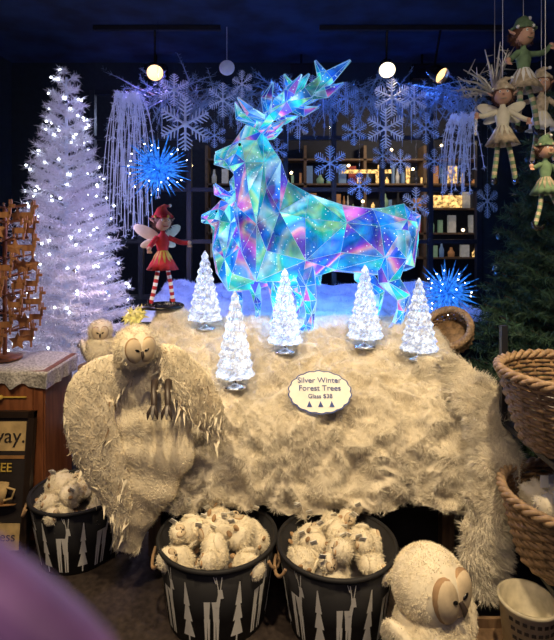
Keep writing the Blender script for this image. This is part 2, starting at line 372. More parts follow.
# ---------------------------------------------------------------- crystal trees
cm=crystal('lit_crystal')
def ctree(i,x,y,z,h,w):
    b=MB(); prof=[]; z0=.05*h/.44; tiers=9
    prof.append((.001,z0))
    for k in range(tiers):
        t=k/tiers; t2=(k+1)/tiers; R=w*(1-t)**.85+.006; R2=w*(1-t2)**.85*.90+.004
        prof+=[(R*.93,z0+(h-z0)*(t+.005)),(R,z0+(h-z0)*(t+.030)),(R2,z0+(h-z0)*(t2-.01))]
    prof.append((.001,h))
    b.lathe(prof,n=24,m=0,star=.16,twist=7,smooth=False)
    b.lathe([(.001,0),(w*.62,0),(w*.62,.006),(w*.25,.012),(.012,.02),(.012,z0-.006),(w*.4,z0),(.001,z0+.002)],n=20,m=1)
    o=b.done('crystal_christmas_tree'+('' if i==0 else '.%03d'%i),[cm,M['silver']]); o.location=(x,y,z)
for i,a in enumerate([(-.198,2.39,.86,.455,.09),(.041,2.6,.975,.43,.088),(.459,2.65,.99,.43,.092),(.713,2.55,.95,.41,.092),(-.404,2.85,1.045,.44,.094)]): ctree(i,*a)

# sign on fur
sg=empty('display_sign',(.195,2.31,.865)); rot=(math.radians(48),0,0)
b=MB(); n=80; V=[(0,0,0)]
for j in range(n):
    t=2*math.pi*j/n; r=1+.05*abs(math.sin(t*9)); V.append((.135*r*math.cos(t),.095*r*math.sin(t),0))
F=[[0,1+j,1+(j+1)%n] for j in range(n)]; b.add(V,F,0,False); b.add(np.array(V)-[0,0,.004],[f[::-1] for f in F],0,False)
Vb=np.array(V)*[1.04,1.06,1]-[0,0,.002]; b.add(Vb,F,1,False)
o=b.done('plaque',[M['tag'],M['inkblue']]); o.parent=sg; o.rotation_euler=rot
for k,(t,sz) in enumerate([('Silver Winter',.037),('Forest Trees',.037),('Glass $38',.028)]):
    dy=.052-.038*k
    text('lettering_%d'%k,t,sg,(.195,2.31+dy*math.cos(rot[0])-.003,.865+dy*math.sin(rot[0])+.003),rot,sz,M['inkblue'],.0006)
b=MB()
for sx in(-.05,.0,.05):
    b.add([(sx-.012,-.073,.003),(sx+.012,-.073,.003),(sx,-.045,.003)],[[0,1,2]],0,False)
o=b.done('tree_motif',[M['inkblue']]); o.parent=sg; o.rotation_euler=rot

# ---------------------------------------------------------------- owls
def owl_head(b,c,r,f,up=(0,0,1),furn=3000,L=.02,mw=0,mt=1,me=2,mbk=3,W=.002):
    c=np.array(c,float); s,f,u=basis(f,up); R=np.array([s,f,u])
    V,F=b.ell(c,(r,r*.95,r*.95),mw,R,sub=3)
    for q in(-1,1):
        ax=nrm(u+s*q*.28); sx=np.cross(f,ax); R2=np.array([sx,f,ax])
        p=c+f*r*.72+s*q*r*.27+u*r*.05
        b.ell(p,(r*.41,r*.24,r*.59),mt,R2,sub=3); b.ell(p+f*r*.045,(r*.385,r*.235,r*.56),5,R2,sub=3)
        ex=nrm(s+u*q*.5); R3=np.array([ex,f,np.cross(ex,f)])
        b.ell(p+f*r*.255-s*q*r*.06+u*r*.06,(r*.12,r*.05,r*.06),me,R3,sub=2)
    b.tube([c+f*r*.98+u*r*.05,c+f*r*1.10-u*r*.1,c+f*r*1.06-u*r*.28],[r*.06,r*.08,r*.02],mbk,n=8)
    b.fur(V,F,furn,L,W,mw,down=.3,clump=.4,mask=lambda P,N:(N@f)<.60)
def plush_owl(b,c,r,f,furn=2500,L=.02,up=(0,0,1),W=.0025,hs=.78,long=1.1,wm=4,fm=3):
    c=np.array(c,float); s,ff,u=basis(f,up); R=np.array([s,ff,u])
    V,F=b.ell(c,(r,r*.9,r*long),0,R,sub=3,nz=.05); b.fur(V,F,furn,L,W,0,down=.7,clump=.7)
    for q in(-1,1):
        wv=nrm(u*.9+s*q*.35); R2=np.array([nrm(np.cross(ff,wv)),ff,wv])
        Vw,Fw=b.ell(c+s*q*r*.92-u*r*.05,(r*.22,r*.6,r*.85),0,R2,sub=2); b.fur(Vw,Fw,furn//4,L,W,wm,down=.9)
        b.ell(c+ff*r*.75+s*q*r*.35-u*r*1.0,(r*.2,r*.3,r*.12),fm,R,sub=2)
    owl_head(b,c+u*r*(long+.12)+ff*r*.1,r*hs,nrm(ff-u*.1),up,furn//2,L*.8,W=W)
OM=[M['white'],M['tan'],M['black'],M['beak'],M['grey'],mat('face_plush',(.66,.54,.38),.9,var=.15)]
# large draped owl
b=MB()
Q=smoothpath([(-.567,2.17,1.05,.05),(-.56,2.17,.95,.12),(-.535,2.17,.82,.165),(-.53,2.17,.68,.18),(-.58,2.18,.52,.155),(-.63,2.19,.37,.10),(-.655,2.2,.22,.05)],50)
Q[:,3]*=1+.06*np.sin(np.arange(50)*.8)
V,F=b.tube(Q[:,:3],Q[:,3],0,n=32,flat=.42)
b.fur(V,F,30000,.034,.0024,0,down=.8,clump=1.1,cf=22)
for P,nf in (([(-.60,2.15,1.03,.04),(-.68,2.10,1.01,.085),(-.765,2.08,.95,.10),(-.775,2.08,.80,.105),(-.72,2.10,.64,.10),(-.67,2.12,.48,.07),(-.655,2.15,.30,.02)],18000),
           ([(-.52,2.15,1.08,.04),(-.44,2.10,1.06,.07),(-.35,2.09,.96,.085),(-.29,2.11,.84,.075),(-.24,2.14,.72,.02)],13000)):
    Q=smoothpath(P,30); V,F=b.tube(Q[:,:3],Q[:,3],0,n=20,flat=.22)
    b.fur(V,F,nf,.026,.0024,0,down=.9,clump=.7,cf=25); b.fur(V,F,380,.075,.012,0,down=1.6,clump=.1); b.fur(V,F,90,.05,.007,1,down=1.6,clump=.1); b.fur(V,F,320,.045,.004,4,down=1.6,clump=.1)
owl_head(b,(-.575,2.07,1.125),.090,(.6,-1,-.1),furn=6000,L=.016)
for q in(0,1):
    x=-.50+q*.055; b.tube([(x,2.08,.98),(x+.01,2.02,.95),(x+.015,2.0,.91)],[.016,.014,.012],3,n=8)
    for t in(-1,0,1): b.tube([(x+.015,2.0,.91),(x+.015+t*.016,1.975,.885),(x+.015+t*.02,1.98,.86)],[.009,.008,.002],3 if t else 4,n=6)
    b.ell((x+.01,2.03,.955),(.02,.015,.008),0,sub=1)
b.done('draped_snowy_owl',OM,loc=(-.58,2.15,.2))
b=MB(); plush_owl(b,(.550,1.81,.165),.15,(.55,-.8,.15),furn=42000,L=.012,W=.0022,hs=.90,long=1.0,wm=0,fm=0); b.done('plush_snowy_owl',OM,loc=(.548,1.81,0))
b=MB(); b.lathe([(.001,0),(.15,0),(.15,.03),(.12,.05),(.11,.78),(.13,.8),(.13,.83),(.001,.83)],c=(-1.0,2.90,0),n=28); b.done('pedestal',[M['oldwood']],loc=(-1.0,2.90,0))
b=MB(); plush_owl(b,(-1.0,2.88,.925),.085,(.3,-1,0),furn=5000,L=.018); b.done('plush_snowy_owl.001',OM,loc=(-1.0,2.88,.83))

# ---------------------------------------------------------------- patterned tubs with plush
def tub(i,x,y,rt,rb,h,pn):
    b=MB(); n=48
    b.lathe([(.001,.005),(rb,0),(rb+.002,.0),(rt,h),(rt-.008,h),(rb-.006,.02),(.001,.02)],n=n,m=0)
    t=np.linspace(0,2*math.pi,48,endpoint=False); b.tube(np.stack([rt*np.cos(t),rt*np.sin(t),0*t+h],1),.009,0,n=8,closed=True,ref=(0,0,1))
    def P(a,z): r=rb+(rt-rb)*z/h+.0025; return (r*math.cos(a),r*math.sin(a),z)
    nk=14
    for k in range(nk):
        a=2*math.pi*k/nk+.25; w=.12; hh=h*.78; z0=h*.04
        if k%2:
            for q in range(3):
                za=z0+hh*(.12+.26*q); zb=za+hh*.38; ww=w*(1-.25*q)
                for m2 in range(4):
                    f0=-1+m2*.5; f1=f0+.5
                    b.add([P(a+ww*f0,za),P(a+ww*f1,za),P(a+ww*f1*.12,zb),P(a+ww*f0*.12,zb)],[[0,1,2,3]],1,False)
            b.add([P(a-.015,z0),P(a+.015,z0),P(a+.015,z0+hh*.15),P(a-.015,z0+hh*.15)],[[0,1,2,3]],1,False)
        else:
            for (a0,a1,c0,c1,zl,zh) in [(-.14,.11,-.14,.12,.36,.62),(-.14,-.105,-.145,-.09,.06,.4),(-.085,-.055,-.09,-.04,.06,.4),(.02,.05,.02,.06,.06,.4),(.075,.105,.06,.12,.06,.4),(.05,.12,.10,.15,.55,.74),(.10,.19,.09,.16,.66,.78),(.10,.115,.06,.075,.76,.94),(.125,.14,.15,.165,.76,.94),(.06,.075,.02,.03,.86,.95)]:
                b.add([P(a+a0,h*zl),P(a+a1,h*zl),P(a+c1,h*zh),P(a+c0,h*zh)],[[0,1,2,3]],1,False)
    for a in(-.35,math.pi-.35+.7):
        c=np.array([(rt+.004)*math.cos(a),(rt+.004)*math.sin(a)]); tg=np.array([-math.sin(a),math.cos(a)]); o2=np.array([math.cos(a),math.sin(a)])
        Q=[ (*(c+tg*.05*math.cos(q)+o2*.02*math.sin(q)),h-.03-.045*math.sin(q)) for q in np.linspace(0,math.pi,9)]
        b.tube(Q,.007,2,n=6)
    o=b.done('patterned_tub'+('' if i==0 else '.%03d'%i),[M['blackfab'],M['tag'],M['tan']]); o.location=(x,y,0)
    b=MB(); random.seed(20+i)
    b.ell((x,y,h*.52),(rt*.82,rt*.82,h*.22),4,sub=3)
    pts=[(0,.1)]+[(.40*math.cos(a),.40*math.sin(a)) for a in np.linspace(0,6.28,5)[:-1]]+[(.64*math.cos(a),.64*math.sin(a)) for a in np.linspace(.4,6.68,7)[:-1]]
    for (ax,ay) in pts:
        rr=rt*random.uniform(.23,.28); z=h-.05+ (.06 if ax*ax+ay*ay<.3 else 0)+random.uniform(-.02,.03)
        up=nrm(np.array([random.uniform(-1.2,1.2),random.uniform(-1.0,.6),random.uniform(.15,.8)])); f=nrm(np.array([random.uniform(-1.2,1.2),random.uniform(-1,.2),random.uniform(.1,1.)]))
        plush_owl(b,(x+ax*rt,y+ay*rt,z),rr*.82,f,furn=2600,L=.014,up=up,W=.0022,hs=.76,long=1.4,wm=0,fm=1)
    for k in range(pn):
        a=random.uniform(0,6.28); q=random.uniform(.1,.8)*rt; c=(x+q*math.cos(a),y+q*math.sin(a)-.01,h+random.uniform(.05,.10))
        ey=random.uniform(-.6,.6); ce,se=math.cos(ey),math.sin(ey); R=np.array([[ce,0,se],[0,1,0],[-se,0,ce]])@np.array([[1,0,0],[0,.8,-.6],[0,.6,.8]])
        b.box(c,(.026,.002,.038),6,R); b.box(np.array(c)+R@np.array([0,-.0016,-.004]),(.018,.001,.004),4,R)
    b.done('plush_owl_pile'+('' if i==0 else '.%03d'%i),OM+[M['tag']],loc=(x,y,h*.5))
tub(0,-.250,2.14,.245,.20,.32,16); tub(1,.245,2.09,.24,.19,.32,16); tub(2,-.985,2.52,.225,.17,.31,8)

# ---------------------------------------------------------------- wicker baskets & rack
def wicker(name,loc,rt,rb,h,fill=True,R=None):
    b=MB(); rn=int(h/.017); ns=44; t=np.arange(ns)*2*math.pi/ns
    for k in range(rn):
        z=.01+k*(h-.02)/rn; r=rb+(rt-rb)*(z/h)**.8; rr=r+.006*np.where((np.arange(ns)+k)%2==0,1,-1)
        b.tube(np.stack([rr*np.cos(t),rr*np.sin(t),0*t+z],1),.008,0,n=5,closed=True,ref=(0,0,1))
    for a in t[::2]:
        zz=np.linspace(0,h,6); r=rb+(rt-rb)*(zz/h)**.8; b.tube(np.stack([r*math.cos(a),r*math.sin(a),zz],1),.006,0,n=5,ref=(math.sin(a),-math.cos(a),0))
    for k in range(3):
        tt=np.linspace(0,2*math.pi,90,endpoint=False); ph=tt*14+k*2.1
        b.tube(np.stack([(rt+.012*np.cos(ph))*np.cos(tt),(rt+.012*np.cos(ph))*np.sin(tt),h+.012*np.sin(ph)],1),.010,1,n=5,closed=True,ref=(0,0,1))
    b.lathe([(.001,.0),(rb,0),(rb,.012),(.001,.012)],n=24,m=0)
    if fill:
        top=.07 if fill==2 else .17
        for k in range(22):
            a=random.uniform(0,6.28); q=rb*random.uniform(0,.8); V,F=b.ell((q*math.cos(a),q*math.sin(a),top+random.uniform(0,.06)),random.uniform(.04,.06),2,sub=2,nz=.15); b.fur(V,F,300,.015,.003,2)
        for k in range(9): b.box((random.uniform(-.15,.1),random.uniform(-.15,.05),top+.11),(.03,.003,.045),3)
    o=b.done(name,[M['wicker'],M['rope'],M['grey'] if fill==2 else M['white'],M['tag']]); o.location=loc
    if R: o.rotation_euler=R
    return o
wicker('wicker_basket',(1.11,1.86,.81),.275,.19,.27,2); wicker('wicker_basket.001',(1.11,1.86,.38),.265,.20,.25,True)
wicker('wicker_basket.002',(1.0,2.90,.99),.12,.11,.10,False,(math.radians(50),0,math.radians(-35)))
b=MB()
for z in(.365,.795): b.box((1.16,1.90,z),(.44,.44,.02))
for x in(.95,1.40):
    b.box((x,2.13,.60),(.025,.025,1.2))
b.box((1.40,1.68,.6),(.025,.025,1.2))
b.box((.95,1.70,.18),(.02,.02,.36))
b.done('basket_rack',[M['dark']],loc=(1.12,1.92,0))
b=MB(); b.lathe([(.001,0),(.075,0),(.095,.19),(.10,.195),(.10,.205),(.09,.205),(.07,.01),(.001,.01)],n=32)
for k,z in enumerate((.15,.12,.09)):
    for q in range(7):
        a=math.radians(-150+q*14+k*3); r=.075+.02*z/.19+.0015
        b.box((r*math.cos(a),r*math.sin(a),z+.02),(.003,.014,.012),1,[[math.cos(a),-math.sin(a),0],[math.sin(a),math.cos(a),0],[0,0,1]])
o=b.done('enamel_pot',[mat('cream_enamel',(.5,.45,.33),.5,var=.2),M['ink']]); o.location=(.87,1.76,.12)
b=MB(); b.box((.88,1.75,.105),(.34,.30,.02))
for y in(1.60,1.90):
    for z in(.03,.12): b.box((.88,y,z),(.34,.014,.06))
for x in(.71,1.05):
    for z in(.03,.12): b.box((x,1.75,z),(.014,.30,.06))
b.done('wooden_crate',[M['oldwood']],loc=(.88,1.75,0))

# ---------------------------------------------------------------- christmas trees
def xmas(name,loc,h,R,z0,nb,nn,L,W,mats,droop=.2,lights=0):
    b=MB(); b.tube([(0,0,0),(0,0,h*.97)],[.035,.008],1,n=8)
    for a in(0,2.1,4.2): b.tube([(0,0,.05),(.22*math.cos(a),.22*math.sin(a),.012)],.012,1,n=6)
    P=[];D=[];tips=[]
    for k in range(nb):
        t=(k+.5)/nb; t=1-(1-t)**.62; z=z0+(h-z0)*t; ln=R*(1-t)**.85*random.uniform(.85,1.1)+.03; a=k*2.399+random.uniform(-.2,.2)
        d=nrm(np.array([math.cos(a),math.sin(a),.22-droop+.5*t])); o=np.array([0,0,z])
        b.tube([o,o+d*ln*.5,o+d*ln+np.array([0,0,.03])],[.007,.005,.002],1,n=4)
        branches=[(o,d,ln)]
        for q in range(5):
            f=.35+.13*q
            for sg in(-1,1):
                sd=nrm(d+.9*sg*np.array([-math.sin(a),math.cos(a),0])); branches.append((o+d*ln*f,sd,ln*.38*(1.1-.6*f)+.02))
        for (o2,d2,l2) in branches:
            m=max(4,int(nn*l2/.3)); u=rng.uniform(.1,1,m)[:,None]; P.append(o2+d2*l2*u); D.append(rng.normal(size=(m,3))+d2*.9)
            tips.append(o2+d2*l2)
    P=np.vstack(P);D=np.vstack(D); b.blades(P,D,L*rng.uniform(.7,1.2,len(P)),W,0)
    tips=np.array(tips)
    if lights:
        for i in rng.choice(len(tips),lights,replace=False): b.ell(tips[i]+rng.normal(size=3)*.01,.0075,2,sub=1)
    for i in rng.choice(len(tips),26,replace=False): b.ell(tips[i]-[0,0,.03],.022,3,sub=2)
    o=b.done(name,mats); o.location=loc; return o
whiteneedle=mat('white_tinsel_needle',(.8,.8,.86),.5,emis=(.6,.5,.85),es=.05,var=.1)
xmas('white_christmas_tree',(-1.46,3.52,0),2.74,.50,.35,230,75,.045,.0045,[whiteneedle,M['frost'],M['icyled'],M['silver']],lights=240)
xmas('green_christmas_tree',(1.60,2.88,0),2.45,.54,.30,210,85,.05,.0045,[M['green'],M['bark'],M['warmled'],mat('dark_bauble',(.05,.12,.2),.2,.6)],lights=5)

# ---------------------------------------------------------------- garland, snowflakes, stars, curtains
b=MB(); P=[];D=[]
rod=[(-1.25+2.9*i/40,3.95,2.66+.04*math.sin(i*.9)) for i in range(41)]
b.tube(rod,.012,1,n=6)
for k in range(420):
    x=random.uniform(-1.2,1.6); o=np.array([x,3.92+random.uniform(-.08,.08),2.64+random.uniform(-.05,.07)]); d=nrm(np.array([random.uniform(-1,1),random.uniform(-.7,.2),random.uniform(-1.5,.4)])); l=random.uniform(.10,.34)
    b.tube([o,o+d*l*.6,o+d*l+np.array([0,0,-.02])],[.004,.003,.001],0,n=4)
    m=34; u=rng.uniform(.1,1,m)[:,None]; P.append(o+d*l*u); D.append(rng.normal(size=(m,3))+d)
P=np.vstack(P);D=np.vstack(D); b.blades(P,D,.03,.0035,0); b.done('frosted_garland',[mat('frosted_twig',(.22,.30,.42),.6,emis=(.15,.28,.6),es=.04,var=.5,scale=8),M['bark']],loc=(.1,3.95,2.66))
def strands(name,x0,x1,y,zt,zb,n):
    b=MB(); 
    for k in range(n):
        x=random.uniform(x0,x1); l=random.uniform(.6,1)*(zt-zb); yy=y+random.uniform(-.1,.1); sw=random.uniform(-.14,.14)
        Q=smoothpath([(x*.4+.6*(x0+x1)/2,yy,zt-.05),(x*.8+.2*(x0+x1)/2,yy-.03,zt+.02),(x+sw*.5,yy,zt-l*.3),(x+sw*.8,yy,zt-l)],10)
        b.tube(Q,.0028,0,n=4,cap=False); P=np.repeat(Q,8,0)+rng.normal(size=(80,3))*.004; D=rng.normal(size=(80,3)); D[:,2]-=.8; b.blades(P,D,.025,.004,0)
    return b.done(name,[M['frost']],loc=((x0+x1)/2,y,zb))
strands('tinsel_strand_curtain',-1.22,-.98,3.78,2.62,1.55,42)
strands('tinsel_strand_curtain.001',1.24,1.48,3.72,2.45,1.85,26)
def flake(i,x,y,z,r,top=2.66):
    b=MB()
    def bar(p,q,w): 
        p=np.array(p);q=np.array(q); b.tube([p,(p+q)/2,q],[w,w,w*.6],0,n=4,flat=.6)
    for k in range(6):
        a=math.pi/6+k*math.pi/3; d=np.array([math.cos(a),0,math.sin(a)]); bar((0,0,0),d*r,.045*r)
        for f,l in((.3,.22),(.45,.32),(.6,.34),(.75,.26),(.88,.15)):
            for sg in(-1,1):
                a2=a+sg*math.pi/3.2; bar(d*r*f,d*r*f+np.array([math.cos(a2),0,math.sin(a2)])*r*l,.028*r)
    b.ell((0,0,0),(r*.14,r*.05,r*.14),0,sub=2); b.tube([(0,0,r),(0,0,max(top-z,r+.02))],.0012,1,n=3)
    o=b.done('snowflake_ornament'+('' if i==0 else '.%03d'%i),[M['frost'] if i%3==0 or i in(1,) else M['frostblue'],M['silver']]); o.location=(x,y,z); o.rotation_euler=(0,0,random.uniform(-.6,.6))
for i,(px,py,Y,r) in enumerate([(-.65,2.35,3.6,.19),(.75,2.30,3.50,.14),(.38,2.08,3.65,.13),(.78,2.50,3.45,.13),(-.2,2.42,3.7,.11),(.6,1.92,3.7,.10),(1.0,1.78,3.65,.13),(.15,2.38,3.75,.11),(1.45,1.80,3.5,.12),(-.75,2.62,3.7,.12),(.05,2.60,3.7,.13),(.5,2.56,3.7,.12),(-.4,2.56,3.75,.13),(1.1,2.35,3.75,.12),(-.45,2.28,3.65,.09),(.9,2.1,3.7,.09),(.0,2.2,3.8,.09),(.25,2.6,3.6,.10),(-.25,2.64,3.62,.10),(1.14,2.1,3.68,.09),(.55,2.3,3.62,.10),(1.0,2.55,3.7,.11),(.74,2.12,3.55,.09)]):
    flake(i,px,Y,py,r)
b=MB()
for k in range(10):
    x=random.uniform(-.9,1.15); y=random.uniform(3.7,3.85); zt=random.uniform(2.45,2.62); l=random.uniform(.15,.36)
    b.tube([(x,y,2.68),(x,y,zt)],.001,0,n=3); b.tube([(x,y,zt),(x,y,zt-l*.3),(x,y,zt-l)],[.004,.006,.001],0,n=6)
b.done('icicle_ornaments',[M['frostblue']],loc=(.1,3.8,2.6))
def star(i,x,y,z,r,n):
    b=MB(); k=np.arange(n)+.5; ph=np.arccos(1-2*k/n); th=math.pi*(1+5**.5)*k
    D=np.stack([np.cos(th)*np.sin(ph),np.sin(th)*np.sin(ph),np.cos(ph)],1)
    for d in D:
        l=r*random.uniform(.6,1.1); b.tube([d*r*.04,d*l*.45,d*l],[.006,.008,.0006],0,n=4,smooth=False)
    b.ell((0,0,0),r*.10,0,sub=2)
    for d in D[::3]: b.ell(d*r*random.uniform(.3,.9),.005,1,sub=1)
    o=b.done('blue_starburst_ornament'+('' if i==0 else '.%03d'%i),[M['star'],M['icyled']]); o.location=(x,y,z)
star(0,-.82,3.50,2.02,.25,110); star(1,1.10,3.28,1.20,.21,110)
b=MB(); b.tube([(-.82,3.50,2.1),(-.82,3.50,3.04)],.002,0,n=3); b.done('hanging_wire',[M['silver']],loc=(-.82,3.50,2.5))
b=MB(); b.ell((0,0,0),(.055,.012,.055),0,sub=3); b.tube([(0,0,.05),(0,0,.29)],.0015,0,n=3); o=b.done('disc_ornament',[M['frost']]); o.location=(-.355,3.6,2.75)

# ---------------------------------------------------------------- spotlights on track
lampm=mat('lamp_face',(1,1,1),.5,emis=(1,.55,.18),es=2.6)
lampw=mat('lamp_face_white',(1,1,1),.5,emis=(1,.82,.5),es=3.5)
b=MB()
for (x0,x1) in((-1.3,-.4),(.3,1.6)): b.box(((x0+x1)/2,3.6,3.03),(x1-x0,.035,.03))
b.box((0,1.2,3.03),(3.4,.035,.03))
b.done('lighting_track',[M['dark']],loc=(0,3.6,3.03))
def can(i,x,y,z,aim,r=.055):
    b=MB(); f=nrm(np.array(aim)-np.array([x,y,z])); s,ff,u=basis(f); R=np.array([s,u,-f])
    b.lathe([(r*1.05,-.02),(r,.0),(r*.98,.06),(r*.6,.12),(.001,.13)],n=24,R=R,m=0); b.lathe([(.001,.005),(r*.85,.005)],n=24,R=R,m=1); b.lathe([(r*.85,.004),(r*1.03,-.018)],n=24,R=R,m=2)
    b.tube([-f*.06,-f*.06+[0,0,.06],(0,0,3.02-z)],.008,0,n=6)
    o=b.done('track_spotlight'+('' if i==0 else '.%03d'%i),[M['black'],lampw if i==1 else lampm,M['silver']]); o.location=(x,y,z)
    return f
def spot(name,loc,aim,col,e,ang=60,soft=.05,blend=.6):
    l=bpy.data.lights.new(name,'SPOT'); l.energy=e; l.color=col; l.spot_size=math.radians(ang); l.spot_blend=blend; l.shadow_soft_size=soft
    o=bpy.data.objects.new(name,l); scene.collection.objects.link(o); o.location=loc; o.rotation_euler=(Vector(aim)-Vector(loc)).to_track_quat('-Z','Y').to_euler(); return o
warm=(1,.75,.43)
for i,(x,y,z,aim,e,a) in enumerate([(-.865,3.6,2.72,(-.3,1.2,1.0),14,70),(.78,3.6,2.74,(.5,1.4,1.0),14,70),(1.16,3.6,2.70,(2.2,2.2,1.4),10,70),
      (-.5,1.0,2.85,(-.25,2.3,.5),150,62),(.6,1.0,2.85,(.5,2.3,.45),140,62),(-1.2,1.2,2.85,(-1.15,2.6,.6),85,58),(1.3,1.2,2.85,(1.15,2.1,.9),62,60)]):
    f=can(i,x,y,z,aim); p=np.array([x,y,z])+f*.06; spot('spot_lamp_%d'%i,p,aim,warm,e,a)
spot('spot_lamp_high_right',(.9,.8,2.7),(1.2,2.4,1.95),(1,.85,.65),26,50)  # added fill without a fixture, brightens the hanging elves
b=MB()
for x in(-1.0,.2,1.2):
    b.box((x,4.2,2.9),(.18,.1,.12)); b.tube([(x,4.2,2.95),(x,4.2,3.05)],.01,0,n=6)
b.done('flood_lamp',[M['black']],loc=(.2,4.2,2.9))  # housings invented to hold the coloured fill lights
for x,c,e in((-1.0,(.42,.32,1),55),(.2,(.05,.2,1),65),(1.2,(.06,.2,1),55)): spot('flood_%d'%int(x*10+20),(x,4.1,2.85),(x*.7+.05,3.0,1.0),c,e,120,.06)  # added blue and violet fills over the deer display
def point(name,loc,c,e,r=.05):
    l=bpy.data.lights.new(name,'POINT'); l.energy=e; l.color=c; l.shadow_soft_size=r; o=bpy.data.objects.new(name,l); scene.collection.objects.link(o); o.location=loc
point('deer_led_glow',(.35,3.35,1.35),(.1,.35,1),7); point('deer_led_belly',(.12,2.9,1.22),(.2,.45,1),5,.04); point('tree_led_glow',(-1.0,2.9,1.7),(.65,.5,1),6); point('tree_led_glow_low',(-1.05,3.12,1.25),(.9,.65,.8),2.5)  # deer points are added fills carrying its blue glow onto snow and fur
point('shop_lamp',(1.6,6.2,2.9),(1,.75,.45),55,.1); point('shop_lamp_left',(-1.0,6.2,2.9),(.5,.6,1),10,.1)  # fills added inside the shop to brighten the goods, no fixture
b=MB(); V,F=b.ell((0,0,.04),(.05,.05,.04),0,sub=2,nz=.1); b.fur(V,F,80,.04,.013,0,down=.2); o=b.done('lit_flower_ornament',[mat('yellow_glow',(.6,.55,.2),.5,emis=(1,.8,.2),es=.25,evar=True,scale=40)]); o.location=(-.82,2.93,1.06)

# ---------------------------------------------------------------- dolls
def doll(name,loc,h,cols,pose,rotz=0,base=True,wings=True,string=None,ws=1):
    b=MB(); mats=[M['skin'],cols[0],cols[1],cols[2],cols[3],cols[4],M['black'],M['wing'],M['tag'],cols[5],cols[6] if len(cols)>6 else cols[0]]
    k=h
    hip=.42*k; sh=.66*k
    for sg,(fx,fy) in zip((-1,1),pose['legs']):
        a=np.array([sg*.035*k,0,hip]); c=np.array([fx*k,fy*k,.05*k]); m=(a+c)/2+np.array([0,-.02*k,0])
        pts=smoothpath([a,m,c],13)
        for q in range(12): b.tube(pts[q:q+2],[.022*k,.021*k],4 if q%2 else 5,n=8,cap=False)
        b.tube([c+[0,.02*k,.03*k],c+[0,.01*k,-.02*k],c+[0,-.04*k,-.035*k],c+[0,-.10*k,-.03*k],c+[0,-.12*k,0]],[.028*k,.03*k,.028*k,.018*k,.004*k],6,n=10)
    b.lathe([(.012*k,hip+.02*k),(.14*k,hip-.06*k),(.15*k,hip-.07*k),(.11*k,hip),(.05*k,hip+.1*k)],n=24,m=3,star=.12,smooth=True)
    b.lathe([(.012*k,hip+.03*k),(.11*k,hip-.02*k),(.08*k,hip+.06*k),(.045*k,hip+.11*k)],n=22,m=9,star=.15)
    b.tube([(0,0,hip-.02*k),(0,0,hip+.08*k),(0,0,sh-.06*k),(0,0,sh),(0,0,sh+.03*k),(0,0,sh+.07*k)],[.06*k,.045*k,.065*k,.055*k,.025*k,.02*k],2,n=14,flat=.75)
    for sg,hd in zip((-1,1),pose['arms']):
        a=np.array([sg*.055*k,0,sh-.01*k]); c=np.array(hd)*k; m=(a+c)/2+np.array([sg*.03*k,.0,-.03*k])
        b.tube(smoothpath([a,m,c],9),np.linspace(.026,.02,9)*k,2,n=8); b.ell(c,.022*k,0,sub=2)
        for q in range(4): b.tube([c,c+np.array([sg*.012*(q-1.5),-.012,-.03])*k,c+np.array([sg*.012*(q-1.5),-.022,-.04])*k],[.007*k,.006*k,.004*k],0,n=5)
    hc=np.array([0,0,sh+.135*k]); r=.085*k
    b.ell(hc,(r*.92,r*.95,r),0,sub=3); b.ell(hc+[0,-r*.98,-r*.05],(r*.14,r*.2,r*.14),0,sub=2)
    for sg in(-1,1):
        b.ell(hc+[sg*r*.34,-r*.84,r*.18],(r*.13,r*.07,r*.15),8,sub=2); b.ell(hc+[sg*r*.34,-r*.91,r*.17],(r*.06,r*.03,r*.08),6,sub=1)
        b.tube([hc+[sg*r*.9,0,0],hc+[sg*r*1.25,.02*k,r*.25],hc+[sg*r*1.5,.02*k,r*.45]],[r*.16,r*.12,r*.02],0,n=6)
    b.tube([hc+[r*.35*math.sin(t),-r*.86,-r*.42-r*.1*math.cos(t*1.2)] for t in np.linspace(-1,1,7)],r*.045,1,n=5)
    V,F=b.ell(hc+[0,r*.12,r*.12],(r*1.02,r*1.0,r*1.0),10,sub=3)
    b.fur(V,F,1200,.45*r,.012*r*6,10,down=.5,mask=lambda P,N:(N[:,1]>-.25))
    b.tube([hc+[0,0,r*.45],hc+[0,0,r*.8],hc+[0,.01*k,r*1.3],hc+[.03*k,.02*k,r*1.75],hc+[.08*k,.02*k,r*1.8]],[r*1.12,r*.95,r*.6,r*.25,r*.05],1,n=16)
    b.ell(hc+[.08*k,.02*k,r*1.8],r*.2,8,sub=2)
    for q in range(9):
        a=q*.7; b.ell(hc+[r*1.02*math.cos(a),r*1.02*math.sin(a),r*.55],r*.2,9 if q%2 else 1,sub=1)
    if wings:
        for sg in(-1,1):
            for (w,l,an) in((.07*ws,.17*ws,.5),(.05*ws,.12*ws,-.35)):
                d=np.array([sg*math.cos(an),.25,math.sin(an)]); d=nrm(d); R=np.array([d,nrm(np.cross(d,(0,0,1))),nrm(np.cross(np.cross(d,(0,0,1)),d))*-1]); b.ell(np.array([0,.06*k,sh-.03*k])+d*l*k,(l*k,.006*k,w*k),7,R,sub=3)
    if base: b.lathe([(.001,0),(.2*k,0),(.2*k,.012),(.18*k,.02),(.001,.02)],n=28,m=6)
    if string: b.tube([hc+[0,0,r*1.3],(0,0,string-loc[2])],.0015,8,n=3)
    o=b.done(name,mats); o.location=loc; o.rotation_euler=(0,0,rotz); return o
hair=mat('doll_hair',(.12,.05,.025),.7)
doll('fairy_figurine',(-.68,3.02,1.14),.64,[M['red'],M['red'],M['red'],M['red'],M['tag'],M['gold'],hair],dict(legs=[(-.12,-.02),(.09,-.03)],arms=[(-.16,-.08,.55),(.22,-.10,.60)]),rotz=.6,ws=.8)
